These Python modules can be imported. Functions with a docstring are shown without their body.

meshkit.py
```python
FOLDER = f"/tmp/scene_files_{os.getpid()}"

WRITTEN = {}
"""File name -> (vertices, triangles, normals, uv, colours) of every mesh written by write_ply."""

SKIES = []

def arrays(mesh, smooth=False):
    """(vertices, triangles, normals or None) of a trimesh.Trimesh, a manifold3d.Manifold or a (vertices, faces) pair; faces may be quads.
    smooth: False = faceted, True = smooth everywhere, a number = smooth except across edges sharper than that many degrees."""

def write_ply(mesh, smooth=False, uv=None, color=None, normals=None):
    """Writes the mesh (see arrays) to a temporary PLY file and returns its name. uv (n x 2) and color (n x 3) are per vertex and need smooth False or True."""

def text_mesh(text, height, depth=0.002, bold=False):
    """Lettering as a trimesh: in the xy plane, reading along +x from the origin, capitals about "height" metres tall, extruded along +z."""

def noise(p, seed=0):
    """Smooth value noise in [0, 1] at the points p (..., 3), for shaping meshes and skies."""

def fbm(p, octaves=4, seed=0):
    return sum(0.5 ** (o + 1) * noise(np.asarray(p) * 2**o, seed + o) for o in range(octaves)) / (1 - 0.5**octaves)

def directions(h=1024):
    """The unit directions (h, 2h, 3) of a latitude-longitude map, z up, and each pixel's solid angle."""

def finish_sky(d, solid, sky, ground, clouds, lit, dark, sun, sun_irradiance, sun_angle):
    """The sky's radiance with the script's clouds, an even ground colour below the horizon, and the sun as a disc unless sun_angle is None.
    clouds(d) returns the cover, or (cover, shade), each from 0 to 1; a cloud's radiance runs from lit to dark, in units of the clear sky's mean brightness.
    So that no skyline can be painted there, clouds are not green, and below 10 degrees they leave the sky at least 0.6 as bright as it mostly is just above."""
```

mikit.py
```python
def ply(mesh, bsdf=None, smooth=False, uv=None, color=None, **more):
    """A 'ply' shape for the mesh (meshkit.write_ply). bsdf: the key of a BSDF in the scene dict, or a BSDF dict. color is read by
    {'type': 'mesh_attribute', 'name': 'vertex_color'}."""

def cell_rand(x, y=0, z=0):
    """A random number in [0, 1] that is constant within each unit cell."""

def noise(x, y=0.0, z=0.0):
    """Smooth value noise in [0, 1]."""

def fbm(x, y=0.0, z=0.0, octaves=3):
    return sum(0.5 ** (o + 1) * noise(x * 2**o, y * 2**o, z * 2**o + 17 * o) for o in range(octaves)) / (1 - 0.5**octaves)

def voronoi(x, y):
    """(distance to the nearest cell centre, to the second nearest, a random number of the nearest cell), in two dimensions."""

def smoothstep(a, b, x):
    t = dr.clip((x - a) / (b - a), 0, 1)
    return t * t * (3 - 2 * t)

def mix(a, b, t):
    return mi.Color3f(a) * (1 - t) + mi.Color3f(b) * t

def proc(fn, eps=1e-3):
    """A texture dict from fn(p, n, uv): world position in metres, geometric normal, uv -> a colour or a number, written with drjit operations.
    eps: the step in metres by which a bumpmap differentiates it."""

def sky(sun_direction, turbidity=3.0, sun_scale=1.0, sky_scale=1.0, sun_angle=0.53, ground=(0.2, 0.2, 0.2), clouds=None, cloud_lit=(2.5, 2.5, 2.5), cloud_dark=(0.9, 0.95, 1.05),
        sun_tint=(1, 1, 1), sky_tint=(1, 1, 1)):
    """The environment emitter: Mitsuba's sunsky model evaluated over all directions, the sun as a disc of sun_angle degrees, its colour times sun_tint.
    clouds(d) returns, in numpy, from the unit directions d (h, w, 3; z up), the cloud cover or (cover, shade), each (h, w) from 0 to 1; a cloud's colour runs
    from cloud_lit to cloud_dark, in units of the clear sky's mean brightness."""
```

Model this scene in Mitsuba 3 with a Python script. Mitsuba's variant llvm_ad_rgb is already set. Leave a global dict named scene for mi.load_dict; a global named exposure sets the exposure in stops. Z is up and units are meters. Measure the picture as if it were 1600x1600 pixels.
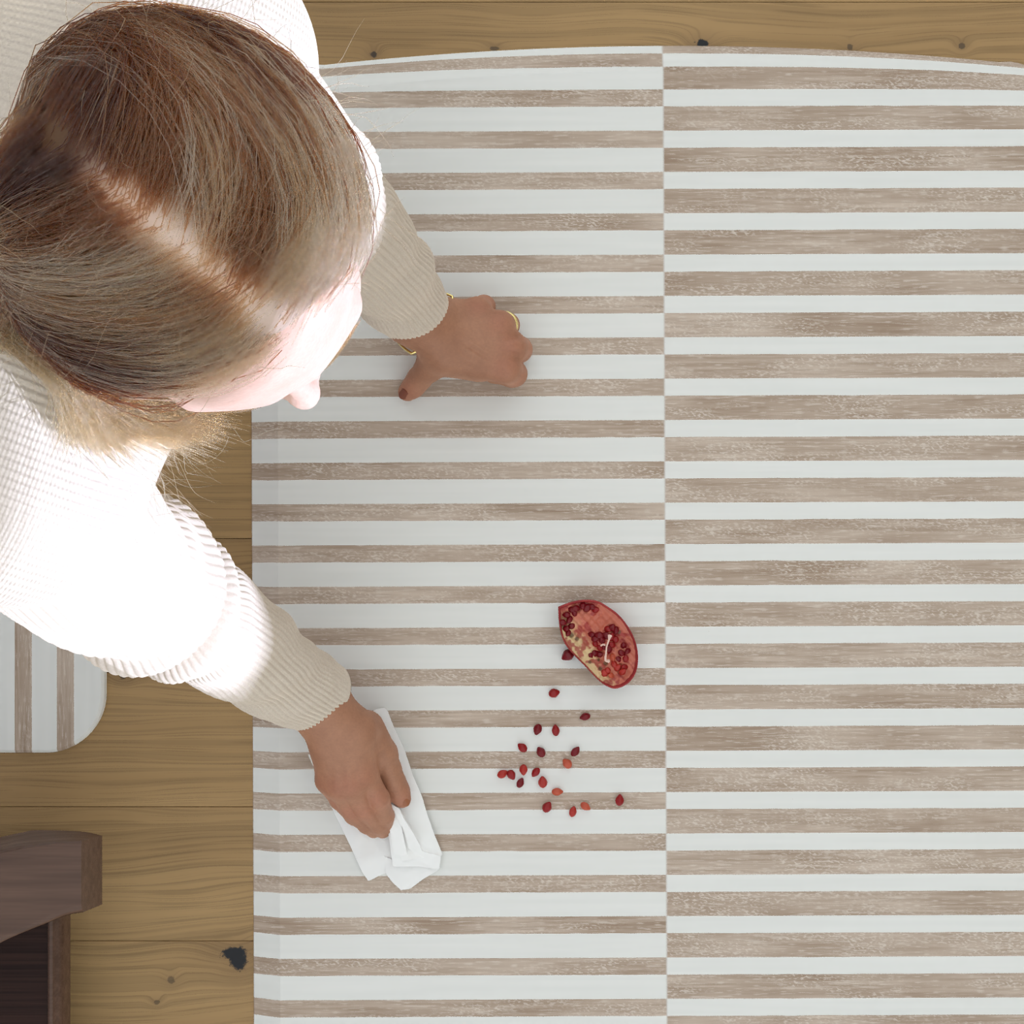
import math, os, random, tempfile
import numpy as np, trimesh, shapely
import drjit as dr
import mitsuba as mi
import manifold3d as m3
from scipy.spatial import Delaunay, cKDTree
import mikit
from mikit import noise, fbm, smoothstep, mix, cell_rand

T = mi.ScalarTransform4f
scene, labels = {}, {}
rng = np.random.default_rng(7)
H = 1.55                       # camera height above the floor
S0 = 0.6e-3                    # metres per photograph pixel on the floor
exposure = 3.55

# ---------------------------------------------------------------- camera, sky, sun
scene['camera'] = {'type': 'perspective', 'fov': math.degrees(2 * math.atan(800 * S0 / H)), 'near_clip': 0.05, 'far_clip': 50.0,
                   'to_world': T().look_at(origin=[0, 0, H], target=[0, 0, 0], up=[0, 1, 0])}
scene['sky'] = mikit.sky((0.81, 0, 0.585), turbidity=4.0, sun_scale=0.0, sky_scale=1.0, ground=(0.3, 0.28, 0.25),
                         clouds=lambda d: np.ones(d.shape[:2]), cloud_lit=(0.965, 1.015, 1.02))
SUN_TAN = 0.72
SUN_AZ = math.radians(-30)
se = math.atan(SUN_TAN * math.cos(SUN_AZ))
SUN_RGB = np.array([0.385, 0.425, 0.575])
SUN_DISC = [(0, 0), (0.2, 0.12), (-0.2, 0.12), (0.2, -0.12), (-0.2, -0.12), (0, 0.24), (0, -0.24)]      # the sun's width, in degrees
for k, (da, de) in enumerate(SUN_DISC):
    a_, e_ = SUN_AZ + math.radians(da), se + math.radians(de)
    scene[f'sun_{k}'] = {'type': 'directional', 'direction': [-math.cos(e_) * math.cos(a_), -math.cos(e_) * math.sin(a_), -math.sin(e_)],
                         'irradiance': {'type': 'rgb', 'value': (SUN_RGB / len(SUN_DISC)).tolist()}}

def P(px, py, z=0.0):
    s = S0 * (H - z) / H
    return np.array([(px - 800) * s, (800 - py) * s, z])

# ---------------------------------------------------------------- helpers
def add(key, mesh, bsdf, smooth=False, label=None, cat=None, group=None, kind=None, **kw):
    scene[key] = mikit.ply(mesh, bsdf, smooth, **kw)
    tag(key, label, cat, group, kind)
    return key

def tag(key, label=None, cat=None, group=None, kind=None):
    d = {k: v for k, v in (('label', label), ('category', cat), ('group', group), ('kind', kind)) if v}
    if d:
        labels[key] = d

def mtet(F, origin, h):
    """Marching tetrahedra of the field F (negative inside)."""
    nx, ny, nz = F.shape
    ids = np.arange(F.size).reshape(F.shape)
    corners = [(i, j, k) for i in (0, 1) for j in (0, 1) for k in (0, 1)]
    sl = lambda c: tuple(slice(a, n - 1 + a) for a, n in zip(c, F.shape))
    neg = F < 0
    cnt = sum(neg[sl(c)].astype(np.int8) for c in corners)
    act = (cnt > 0) & (cnt < 8)
    cid = {c: ids[sl(c)][act] for c in corners}
    path = [[0, 1, 2], [0, 2, 1], [1, 0, 2], [1, 2, 0], [2, 0, 1], [2, 1, 0]]
    tets = []
    for p in path:
        c, out = [0, 0, 0], [(0, 0, 0)]
        for a in p:
            c[a] = 1
            out.append(tuple(c))
        tets.append(np.stack([cid[o] for o in out], 1))
    tets = np.vstack(tets)
    f = F.ravel()
    tn = f[tets] < 0
    n = tn.sum(1)
    E, near = [], []
    def put(a, b, c, t):
        E.append(np.stack([a, b, c], 1)); near.append(t)
    order = np.argsort(~tn, axis=1, kind='stable')
    st = np.take_along_axis(tets, order, 1)           # inside corners first
    edge = lambda a, b: np.stack([np.minimum(a, b), np.maximum(a, b)], -1)
    for k in (1, 2, 3):
        t = st[n == k]
        if not len(t):
            continue
        a, b, c, d = t.T
        if k == 1:
            put(edge(a, b), edge(a, c), edge(a, d), t)
        elif k == 3:
            put(edge(d, a), edge(d, b), edge(d, c), t)
        else:
            put(edge(a, c), edge(a, d), edge(b, d), t)
            put(edge(a, c), edge(b, d), edge(b, c), t)
    E = np.vstack(E); near = np.vstack(near)
    code = E[..., 0].astype(np.int64) * F.size + E[..., 1]
    u, inv = np.unique(code.ravel(), return_inverse=True)
    tri = inv.reshape(-1, 3)
    a, b = u // F.size, u % F.size
    pos = lambda i: np.stack(np.unravel_index(i, F.shape), -1) * h + origin
    w = np.clip(f[a] / (f[a] - f[b]), 0.03, 0.97)[:, None]
    V = pos(a) * (1 - w) + pos(b) * w
    nr = np.cross(V[tri[:, 1]] - V[tri[:, 0]], V[tri[:, 2]] - V[tri[:, 0]])
    fn = f[near]; pn = pos(near)
    g = (pn * (fn - fn.mean(1, keepdims=True))[..., None]).sum(1)
    flip = (nr * g).sum(1) < 0
    tri[flip] = tri[flip][:, ::-1]
    return V, tri

def mesh_sdf(fn, lo, hi, h, smooth=6):
    lo, hi = np.asarray(lo, float), np.asarray(hi, float)
    n = np.ceil((hi - lo) / h).astype(int) + 1
    g = [lo[i] + h * np.arange(n[i]) for i in range(3)]
    X, Y, Z = np.meshgrid(*g, indexing='ij')
    pts = np.stack([X.ravel(), Y.ravel(), Z.ravel()], 1)
    F = np.concatenate([fn(c) for c in np.array_split(pts, max(1, len(pts) // 400000))]).reshape(n)
    F[[0, -1]] = np.maximum(F[[0, -1]], 1e-4); F[:, [0, -1]] = np.maximum(F[:, [0, -1]], 1e-4); F[:, :, [0, -1]] = np.maximum(F[:, :, [0, -1]], 1e-4)
    V, tri = mtet(F, lo, h)
    m = trimesh.Trimesh(V, tri, process=False)
    if smooth:
        trimesh.smoothing.filter_taubin(m, lamb=0.5, nu=0.52, iterations=smooth)
    return m

def seg(p, a, b, ra, rb):
    a, b = np.asarray(a, float), np.asarray(b, float)
    ab = b - a
    t = np.clip(((p - a) @ ab) / max(ab @ ab, 1e-12), 0, 1)
    return np.linalg.norm(p - a - t[:, None] * ab, axis=1) - (ra + (rb - ra) * t)

def ell(p, c, r, M=None):
    q = p - np.asarray(c, float)
    if M is not None:
        q = q @ np.asarray(M).T
    r = np.asarray(r, float)
    k0 = np.linalg.norm(q / r, axis=1); k1 = np.linalg.norm(q / r ** 2, axis=1)
    return k0 * (k0 - 1) / np.maximum(k1, 1e-9)

def smin(a, b, k):
    h = np.clip(0.5 + 0.5 * (b - a) / k, 0, 1)
    return b * (1 - h) + a * h - k * h * (1 - h)

def smax(a, b, k):
    return -smin(-a, -b, k)

def union(*meshes):
    mans = [m3.Manifold(m3.Mesh(np.asarray(m.vertices, np.float32), np.asarray(m.faces, np.uint32))) for m in meshes]
    if any(m.status() != m3.Error.NoError for m in mans):
        print('union fell back', [m.status() for m in mans])
        return trimesh.util.concatenate(meshes)
    r = mans[0]
    for m in mans[1:]:
        r = r + m
    o = r.to_mesh()
    return trimesh.Trimesh(o.vert_properties[:, :3], o.tri_verts, process=False)

def spline(pts, n):
    """Catmull-Rom through the rows of pts, n samples."""
    pts = np.asarray(pts, float)
    q = np.vstack([2 * pts[0] - pts[1], pts, 2 * pts[-1] - pts[-2]])
    t = np.linspace(0, len(pts) - 1 - 1e-9, n)
    i = t.astype(int); u = (t - i)[:, None]
    a, b, c, d = q[i], q[i + 1], q[i + 2], q[i + 3]
    return 0.5 * (2 * b + (c - a) * u + (2 * a - 5 * b + 4 * c - d) * u ** 2 + (3 * b - a - 3 * c + d) * u ** 3)

def frames(path):
    t = np.gradient(path, axis=0); t /= np.linalg.norm(t, axis=1, keepdims=True)
    n = np.zeros_like(t)
    v = np.cross(t[0], [0.3, 0.5, 0.8]); v /= np.linalg.norm(v)
    for i in range(len(t)):
        v = v - (v @ t[i]) * t[i]; v /= np.linalg.norm(v); n[i] = v
    return t, n, np.cross(t, n)

def grid_faces(nu, nv, wrap=True):
    i, j = np.meshgrid(np.arange(nu - 1), np.arange(nv if wrap else nv - 1), indexing='ij')
    j2 = (j + 1) % nv
    q = np.stack([i * nv + j, i * nv + j2, (i + 1) * nv + j2, (i + 1) * nv + j], -1).reshape(-1, 4)
    return np.vstack([q[:, [0, 1, 2]], q[:, [0, 2, 3]]])

def tube(path, r, sides=12, caps=True):
    path = np.asarray(path, float)
    t, n, b = frames(path)
    r = np.broadcast_to(np.asarray(r, float), (len(path),))
    a = np.arange(sides) * 2 * np.pi / sides
    V = (path[:, None] + r[:, None, None] * (np.cos(a)[None, :, None] * n[:, None] + np.sin(a)[None, :, None] * b[:, None])).reshape(-1, 3)
    F = grid_faces(len(path), sides)
    if caps:
        V = np.vstack([V, path[:1], path[-1:]])
        j = np.arange(sides); k = len(path) * sides
        F = np.vstack([F, np.stack([(j + 1) % sides, j, j * 0 + k], 1), np.stack([j + (len(path) - 1) * sides, (j + 1) % sides + (len(path) - 1) * sides, j * 0 + k + 1], 1)])
    m = trimesh.Trimesh(V, F, process=False)
    if m.volume < 0:
        m.invert()
    return m

def chamfer_box(x0, x1, y0, y1, z0, z1, c):
    """Box with its upper edges chamfered."""
    V = []
    for z, d in ((z0, 0), (z1 - c, 0), (z1, c)):
        V += [(x0 + d, y0 + d, z), (x1 - d, y0 + d, z), (x1 - d, y1 - d, z), (x0 + d, y1 - d, z)]
    F = grid_faces(3, 4).tolist() + [[8, 9, 10], [8, 10, 11], [2, 1, 0], [3, 2, 0]]
    return trimesh.Trimesh(np.array(V), np.array(F), process=False)

def rings_mesh(rings, cap_top=True, cap_bottom=True):
    """Closed mesh through convex rings (each n x 3), bottom first, counter-clockwise from above."""
    n = len(rings[0]); V = np.vstack(rings); F = [grid_faces(len(rings), n)]
    j = np.arange(n)
    if cap_top:
        V = np.vstack([V, rings[-1].mean(0)]); o = (len(rings) - 1) * n
        F.append(np.stack([j + o, (j + 1) % n + o, j * 0 + len(V) - 1], 1))
    if cap_bottom:
        V = np.vstack([V, rings[0].mean(0)])
        F.append(np.stack([(j + 1) % n, j, j * 0 + len(V) - 1], 1))
    return trimesh.Trimesh(V, np.vstack(F), process=False)

def sheet(poly, zf, thick, step):
    """A thin sheet of the given outline (n x 2, metres) lying at height zf(x, y)."""
    pg = shapely.Polygon(poly)
    b = np.array([pg.exterior.interpolate(d).coords[0] for d in np.arange(0, pg.length, step)])
    x0, y0, x1, y1 = pg.bounds
    gx, gy = np.meshgrid(np.arange(x0, x1, step), np.arange(y0, y1, step))
    g = np.stack([gx.ravel(), gy.ravel()], 1)
    g = g[shapely.contains_xy(pg.buffer(-0.6 * step), g[:, 0], g[:, 1])]
    pts = np.vstack([b, g])
    tri = Delaunay(pts).simplices
    c = pts[tri].mean(1)
    tri = tri[shapely.contains_xy(pg, c[:, 0], c[:, 1])]
    e = pts[tri]
    cw = np.cross(e[:, 1] - e[:, 0], e[:, 2] - e[:, 0]) < 0
    tri[cw] = tri[cw][:, ::-1]
    z = zf(pts[:, 0], pts[:, 1])
    n, nb = len(pts), len(b)
    V = np.vstack([np.c_[pts, z], np.c_[pts, z - thick]])
    j = np.arange(nb); k = (j + 1) % nb
    ccw = pg.exterior.is_ccw
    side = np.vstack([np.stack([j, j + n, k + n], 1), np.stack([j, k + n, k], 1)])
    if not ccw:
        side = side[:, ::-1]
    return trimesh.Trimesh(V, np.vstack([tri, tri[:, ::-1] + n, side]), process=False)

# ---------------------------------------------------------------- materials
def bsdf(key, d):
    scene[key] = d
    return key

def pr(color, rough=0.6, spec=0.3, **kw):
    c = color if isinstance(color, dict) else {'type': 'rgb', 'value': list(color)}
    return {'type': 'principled', 'base_color': c, 'roughness': rough, 'specular': spec, **kw}

# oak boards: y rows of 0.1258 m
PLANK_W, PLANK_Y0 = 209.6 * S0, (800 - 3) * S0
KNOTS = [(*P(366, 1489)[:2], 0.012, 0.006, 1), (*P(372, 1501)[:2], 0.008, 0.009, 1), (*P(193, 1055)[:2], 0.0045, 0.0035, 0.75), (*P(267, 1531)[:2], 0.0035, 0.0035, 0.5),
         (*P(245, 1566)[:2], 0.003, 0.0022, 0.5), (*P(1098, 68)[:2], 0.006, 0.004, 1), (*P(1328, 74)[:2], 0.003, 0.003, 0.6), (*P(1503, 72)[:2], 0.003, 0.003, 0.6),
         (*P(584, 85)[:2], 0.003, 0.003, 0.8), (*P(773, 76)[:2], 0.005, 0.002, 0.6)]
def oak(p, n, uv):
    row = dr.floor((p.y - PLANK_Y0) / PLANK_W)
    r = cell_rand(row, 3, 5)
    xx, yy = p.x + 9.0 * r, p.y + 3.7 * r
    warp = (fbm(xx * 2.6, yy * 9.0, r * 20, 3) - 0.5) * 0.09
    knot, near = mi.Float(0), mi.Float(0)
    for kx, ky, ka, kb, s in KNOTS:
        d = dr.square((p.x - kx) / ka) + dr.square((p.y - ky) / kb)
        d2 = d * (0.4 + 0.7 * noise(p.x * 420, p.y * 420) + 0.5 * noise(p.x * 1300, p.y * 1300))
        knot = dr.maximum(knot, s * (1 - smoothstep(0.55, 1.25, d2)))
        near = dr.maximum(near, dr.exp(-d * 0.12) * s)
    v = yy + warp + near * 0.012
    band = fbm(xx * 0.7, v * 75.0, 1.0, 3)
    line = smoothstep(0.52, 0.78, noise(xx * 1.8, v * 330.0, 2.0))
    pore = smoothstep(0.55, 0.9, noise(xx * 16.0, v * 1300.0, 4.0))
    cloud = fbm(xx * 5, yy * 12, 8.0, 2)
    c = mix((0.235, 0.137, 0.056), (0.425, 0.272, 0.124), dr.clip(0.16 + 0.42 * band + 0.5 * cloud, 0, 1))
    c = c * (0.93 + 0.16 * r) * (1 - 0.13 * line) * (1 - 0.20 * pore)
    c = mix(c, mi.Color3f(0.17, 0.10, 0.05), 0.45 * near)
    return mix(c, mi.Color3f(0.016, 0.017, 0.02), knot)
def oak_h(p, n, uv):
    row = dr.floor((p.y - PLANK_Y0) / PLANK_W)
    r = cell_rand(row, 3, 5)
    xx, yy = p.x + 9.0 * r, p.y + 3.7 * r
    return noise(xx * 16.0, yy * 1300.0, 4.0)
bsdf('oak', pr(mikit.proc(oak), 0.55, 0.25))
bsdf('subfloor_dark', pr((0.10, 0.065, 0.03), 0.9, 0.1))
bsdf('plaster', pr((0.62, 0.60, 0.57), 0.9, 0.1))
bsdf('low_bounce_paint', pr((0.30, 0.28, 0.26), 0.9, 0.1))  # darker than the plaster to cut light bounced from the left
bsdf('window_paint', pr((0.75, 0.75, 0.73), 0.5, 0.3))

# striped mat print.  Pattern frame: origin at the seam, x' right, y' up, in metres, turned by MAT_ROT
MAT_ROT, MAT_TOP = 0.0040, 0.012
MAT_O = P(1034.5, 144.5)[:2]
PER, BROWN = 64.1 * S0, 26.6 * S0
def brown_paint(u, v, k):
    """Streaky taupe brushwork; u along the stripe, v across it, k a number of the stripe."""
    low = fbm(u * 14, v * 45, k * 3.1, 3)
    streak = fbm(u * 22, v * 520, k * 1.7 + 5, 3)
    speck = noise(u * 520 + v * 420, v * 1150, k)
    fleck = noise(u * 120, v * 1300, k + 40)
    where = smoothstep(0.40, 0.66, fbm(u * 16 + 4, v * 90, k * 2.3, 2))
    c = mix((0.31, 0.222, 0.160), (0.53, 0.435, 0.355), dr.clip(2.0 * (0.6 * low + 0.5 * streak) - 0.58, 0, 1))
    light = dr.maximum(smoothstep(0.50, 0.92, speck) * 0.72 * where, smoothstep(0.62, 0.97, fleck) * 0.5)
    return mix(c, mi.Color3f(0.64, 0.57, 0.50), light)
def cream(u, v):
    a = fbm(u * 10, v * 220, 3.0, 2)
    return mix((0.69, 0.695, 0.665), (0.735, 0.735, 0.705), a)
def edge_drop(xm):
    """How far the mat's arched far edge lies below its highest point (metres), by distance from the seam."""
    q = abs(xm) / (507 * S0)
    return 25.5 * S0 * q * q
def mat_print(p, n, uv):
    cx, sx = math.cos(MAT_ROT), math.sin(MAT_ROT)
    dx, dy = p.x - MAT_O[0], p.y - MAT_O[1]
    u, v = cx * dx + sx * dy, -sx * dx + cx * dy
    top = 72 * S0
    q = dr.abs(u) / (507 * S0)
    drop = 25.5 * S0 * q * q
    d = dr.maximum(top - drop - v, 0)
    v2 = v + (drop + 10 * S0) * dr.exp(-d / (20 * S0))
    ph = -v2 / PER
    k = dr.floor(ph)
    f = (ph - k) * PER + (noise(u * 60, k * 7, 1.5) - 0.5) * 0.0008
    inb = (f < BROWN) & (f > 0)
    left = u < 0
    brown = dr.select(left, inb, ~inb)
    kk = dr.select(left, k * 2, k * 2 + 1 - dr.select(f < BROWN * 0.5, 2.0, 0.0))
    c = dr.select(brown, brown_paint(u, v2, kk), cream(u, v2))
    return mix(c, mi.Color3f(0.56, 0.53, 0.49), 0.6 * (1 - smoothstep(0.0004, 0.0012, dr.abs(u))))
def leather(p, n, uv):
    return noise(p.x * 700, p.y * 900, p.z * 300) * 0.6 + noise(p.x * 300, p.y * 340, 3.0)
bsdf('mat_vinyl', {'type': 'bumpmap', 'nested_texture': mikit.proc(leather, 4e-4), 'scale': 0.00006, 'nested_bsdf': pr(mikit.proc(mat_print), 0.62, 0.25)})
S_X = P(27, 0, MAT_TOP)[0]
def small_print(p, n, uv):
    ph = (p.x - P(28, 0)[0]) / (65.5 * S0)
    k = dr.floor(ph)
    f = (ph - k) * 65.5
    c = dr.select((f < 26.5) & (k < 1.5), brown_paint(p.y, p.x, k + 50), cream(p.y, p.x))
    return c
bsdf('small_mat_vinyl', {'type': 'bumpmap', 'nested_texture': mikit.proc(leather, 4e-4), 'scale': 0.00006, 'nested_bsdf': pr(mikit.proc(small_print), 0.62, 0.25)})

# ---------------------------------------------------------------- room
def box(x0, x1, y0, y1, z0, z1):
    m = trimesh.creation.box((x1 - x0, y1 - y0, z1 - z0)); m.apply_translation(((x0 + x1) / 2, (y0 + y1) / 2, (z0 + z1) / 2)); return m
XL, XR, YB, YT = -1.9, 2.0, -2.2, 2.2
add('floor', box(XL - 0.1, XR + 0.1, YB - 0.1, YT + 0.1, -0.06, -0.014), 'subfloor_dark', kind='structure', label='oak plank floor of long pale brown boards running left to right')
r0 = math.floor((YB - PLANK_Y0) / PLANK_W)
pk = 0
random.seed(3)
for r in range(r0, r0 + 36):
    y0 = PLANK_Y0 + r * PLANK_W
    y1 = y0 + PLANK_W
    if y1 > YT + 0.1 or y0 < YB - 0.1:
        continue
    # joints kept clear of the boards that the picture shows unbroken
    vis = -0.5 < (y0 + y1) / 2 < 0.5
    xs = [XL, random.uniform(-1.25, -0.75), random.uniform(0.75, 1.2), XR] if vis else [XL, random.uniform(-1.3, 0), random.uniform(0.3, 1.3), XR]
    for a, b in zip(xs, xs[1:]):
        key = 'floor__plank' + (f'_{pk:03d}' if pk else '')
        add(key, chamfer_box(a + 0.0002, b - 0.0002, y0 + 0.0002, y1 - 0.0002, -0.0138, 0.0, 0.00045), 'oak')
        pk += 1
# unseen right wall and window, added so sill and near jamb bound the sunbeam
SILL = 0.210 + SUN_TAN * (XR + 0.2036)
WY0, WY1, WZ1, WT = -1.517, -0.55, 2.35, 0.12
add('added_wall_right', trimesh.util.concatenate([box(XR, XR + WT, YB, WY0, 0, 2.5), box(XR, XR + WT, WY1, YT, 0, 2.5),
    box(XR, XR + WT, WY0, WY1, 0, SILL), box(XR, XR + WT, WY0, WY1, WZ1, 2.5)]), 'plaster', kind='structure', label='plain light unseen wall added with a window opening to bound the sunbeam')
fw = 0.045
add('added_window_1', trimesh.util.concatenate([box(XR + 0.05, XR + 0.09, WY0 + fw, WY1 - fw, WZ1 - fw, WZ1), box(XR + 0.06, XR + 0.09, WY1 - fw, WY1, SILL, WZ1), 
    box(XR + 0.06, XR + 0.09, WY0, WY0 + 0.012, SILL, WZ1)]), 'window_paint', kind='structure', label='white painted frame of the added unseen window')
add('added_wall_left', box(XL - WT, XL, YB, YT, 0, 2.8), 'low_bounce_paint', kind='structure', label='plain grey unseen wall added to darken the left side')  # out of view, added to block sky light from the left

# ---------------------------------------------------------------- mats
def inset(poly, d):
    t = np.roll(poly, -1, 0) - np.roll(poly, 1, 0)
    t /= np.linalg.norm(t, axis=1, keepdims=True)
    return poly + d * np.stack([-t[:, 1], t[:, 0]], 1)      # inward for counter-clockwise
def pillow_mat(poly, top, bevel, lip):
    prof = [(0.0, 0.0), (-0.0002, lip * 0.5), (0.0006, lip)] + [(0.0006 + bevel * t, lip + (top - lip) * t) for t in (0.25, 0.5, 0.75, 1.0)]
    return rings_mesh([np.c_[inset(poly, d), np.full(len(poly), z)] for d, z in prof])
hw = 643 * S0
xs = np.linspace(-hw + 0.07, hw - 0.07, 60)
topc = np.stack([xs, 72 * S0 - np.array([edge_drop(x) for x in xs])], 1)
def corner(c, r, a0, a1, n=14):
    a = np.radians(np.linspace(a0, a1, n)); return np.stack([c[0] + r * np.cos(a), c[1] + r * np.sin(a)], 1)
yt = topc[0, 1]; rc = 0.068
bot = -1.25
outline = np.vstack([topc[::-1], corner((-hw + rc, yt - rc + 0.001), rc, 97, 180), np.stack([np.full(30, -hw), np.linspace(yt - rc - 0.02, bot + rc, 30)], 1),
                     corner((-hw + rc, bot + rc), rc, 186, 268), corner((hw - rc, bot + rc), rc, 272, 354),
                     np.stack([np.full(30, hw), np.linspace(bot + rc, yt - rc - 0.02, 30)], 1), corner((hw - rc, yt - rc + 0.001), rc, 0, 83)])
R2 = np.array([[math.cos(MAT_ROT), -math.sin(MAT_ROT)], [math.sin(MAT_ROT), math.cos(MAT_ROT)]])
outline = outline @ R2.T + MAT_O
add('floor_mat', pillow_mat(outline, MAT_TOP, 0.0255, 0.0022), 'mat_vinyl', smooth=9, label='large padded floor mat with taupe and off-white stripes under the seeds', cat='mat')
sx1, sy0 = P(167, 0)[0], P(0, 1175)[1]
sx0, sy1, rs = sx1 - 0.50, sy0 + 0.86, 0.056
so = np.vstack([corner((sx1 - rs, sy0 + rs), rs, 272, 360), corner((sx1 - rs, sy1 - rs), rs, 2, 90), corner((sx0 + rs, sy1 - rs), rs, 92, 180), corner((sx0 + rs, sy0 + rs), rs, 182, 270)])
add('kneeling_mat', pillow_mat(so, 0.010, 0.0025, 0.0075), 'small_mat_vinyl', smooth=20, label='smaller striped mat with a rounded corner, stripes running towards the viewer, under the kneeling person', cat='mat')

# ---------------------------------------------------------------- person: skeleton
ShR, ShL = P(30, 760, 0.515), P(306, 92, 0.505)
ElR, ElL = P(222, 905, 0.275), P(506, 316, 0.275)
WrR, WrL = P(508, 1102, 0.078), P(655, 500, 0.066)
w_ = (ShL - ShR) * [1, 1, 0]; w_ /= np.linalg.norm(w_)            # towards the person's left
tf = np.array([w_[1], -w_[0], 0])                                 # the way the chest faces
mid = (ShR + ShL) / 2
HipC = mid - 0.40 * tf + [0, 0, -0.165]
HipC[2] = 0.33
yaw, pitch = math.radians(-60), math.radians(19)
f0 = np.array([math.cos(yaw), math.sin(yaw), 0])
hF = math.cos(pitch) * f0 - np.array([0, 0, math.sin(pitch)])
hU = math.sin(pitch) * f0 + np.array([0, 0, math.cos(pitch)])
hL = np.cross(hU, hF)
HC = np.array([-0.1725, 0.155, 0.64])
HM = np.stack([hF, hL, hU])                                       # rows: world -> head frame
tol = lambda p: (p - HC) @ HM.T
tow = lambda q: np.asarray(q) @ HM + HC
HS = 1.04

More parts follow.
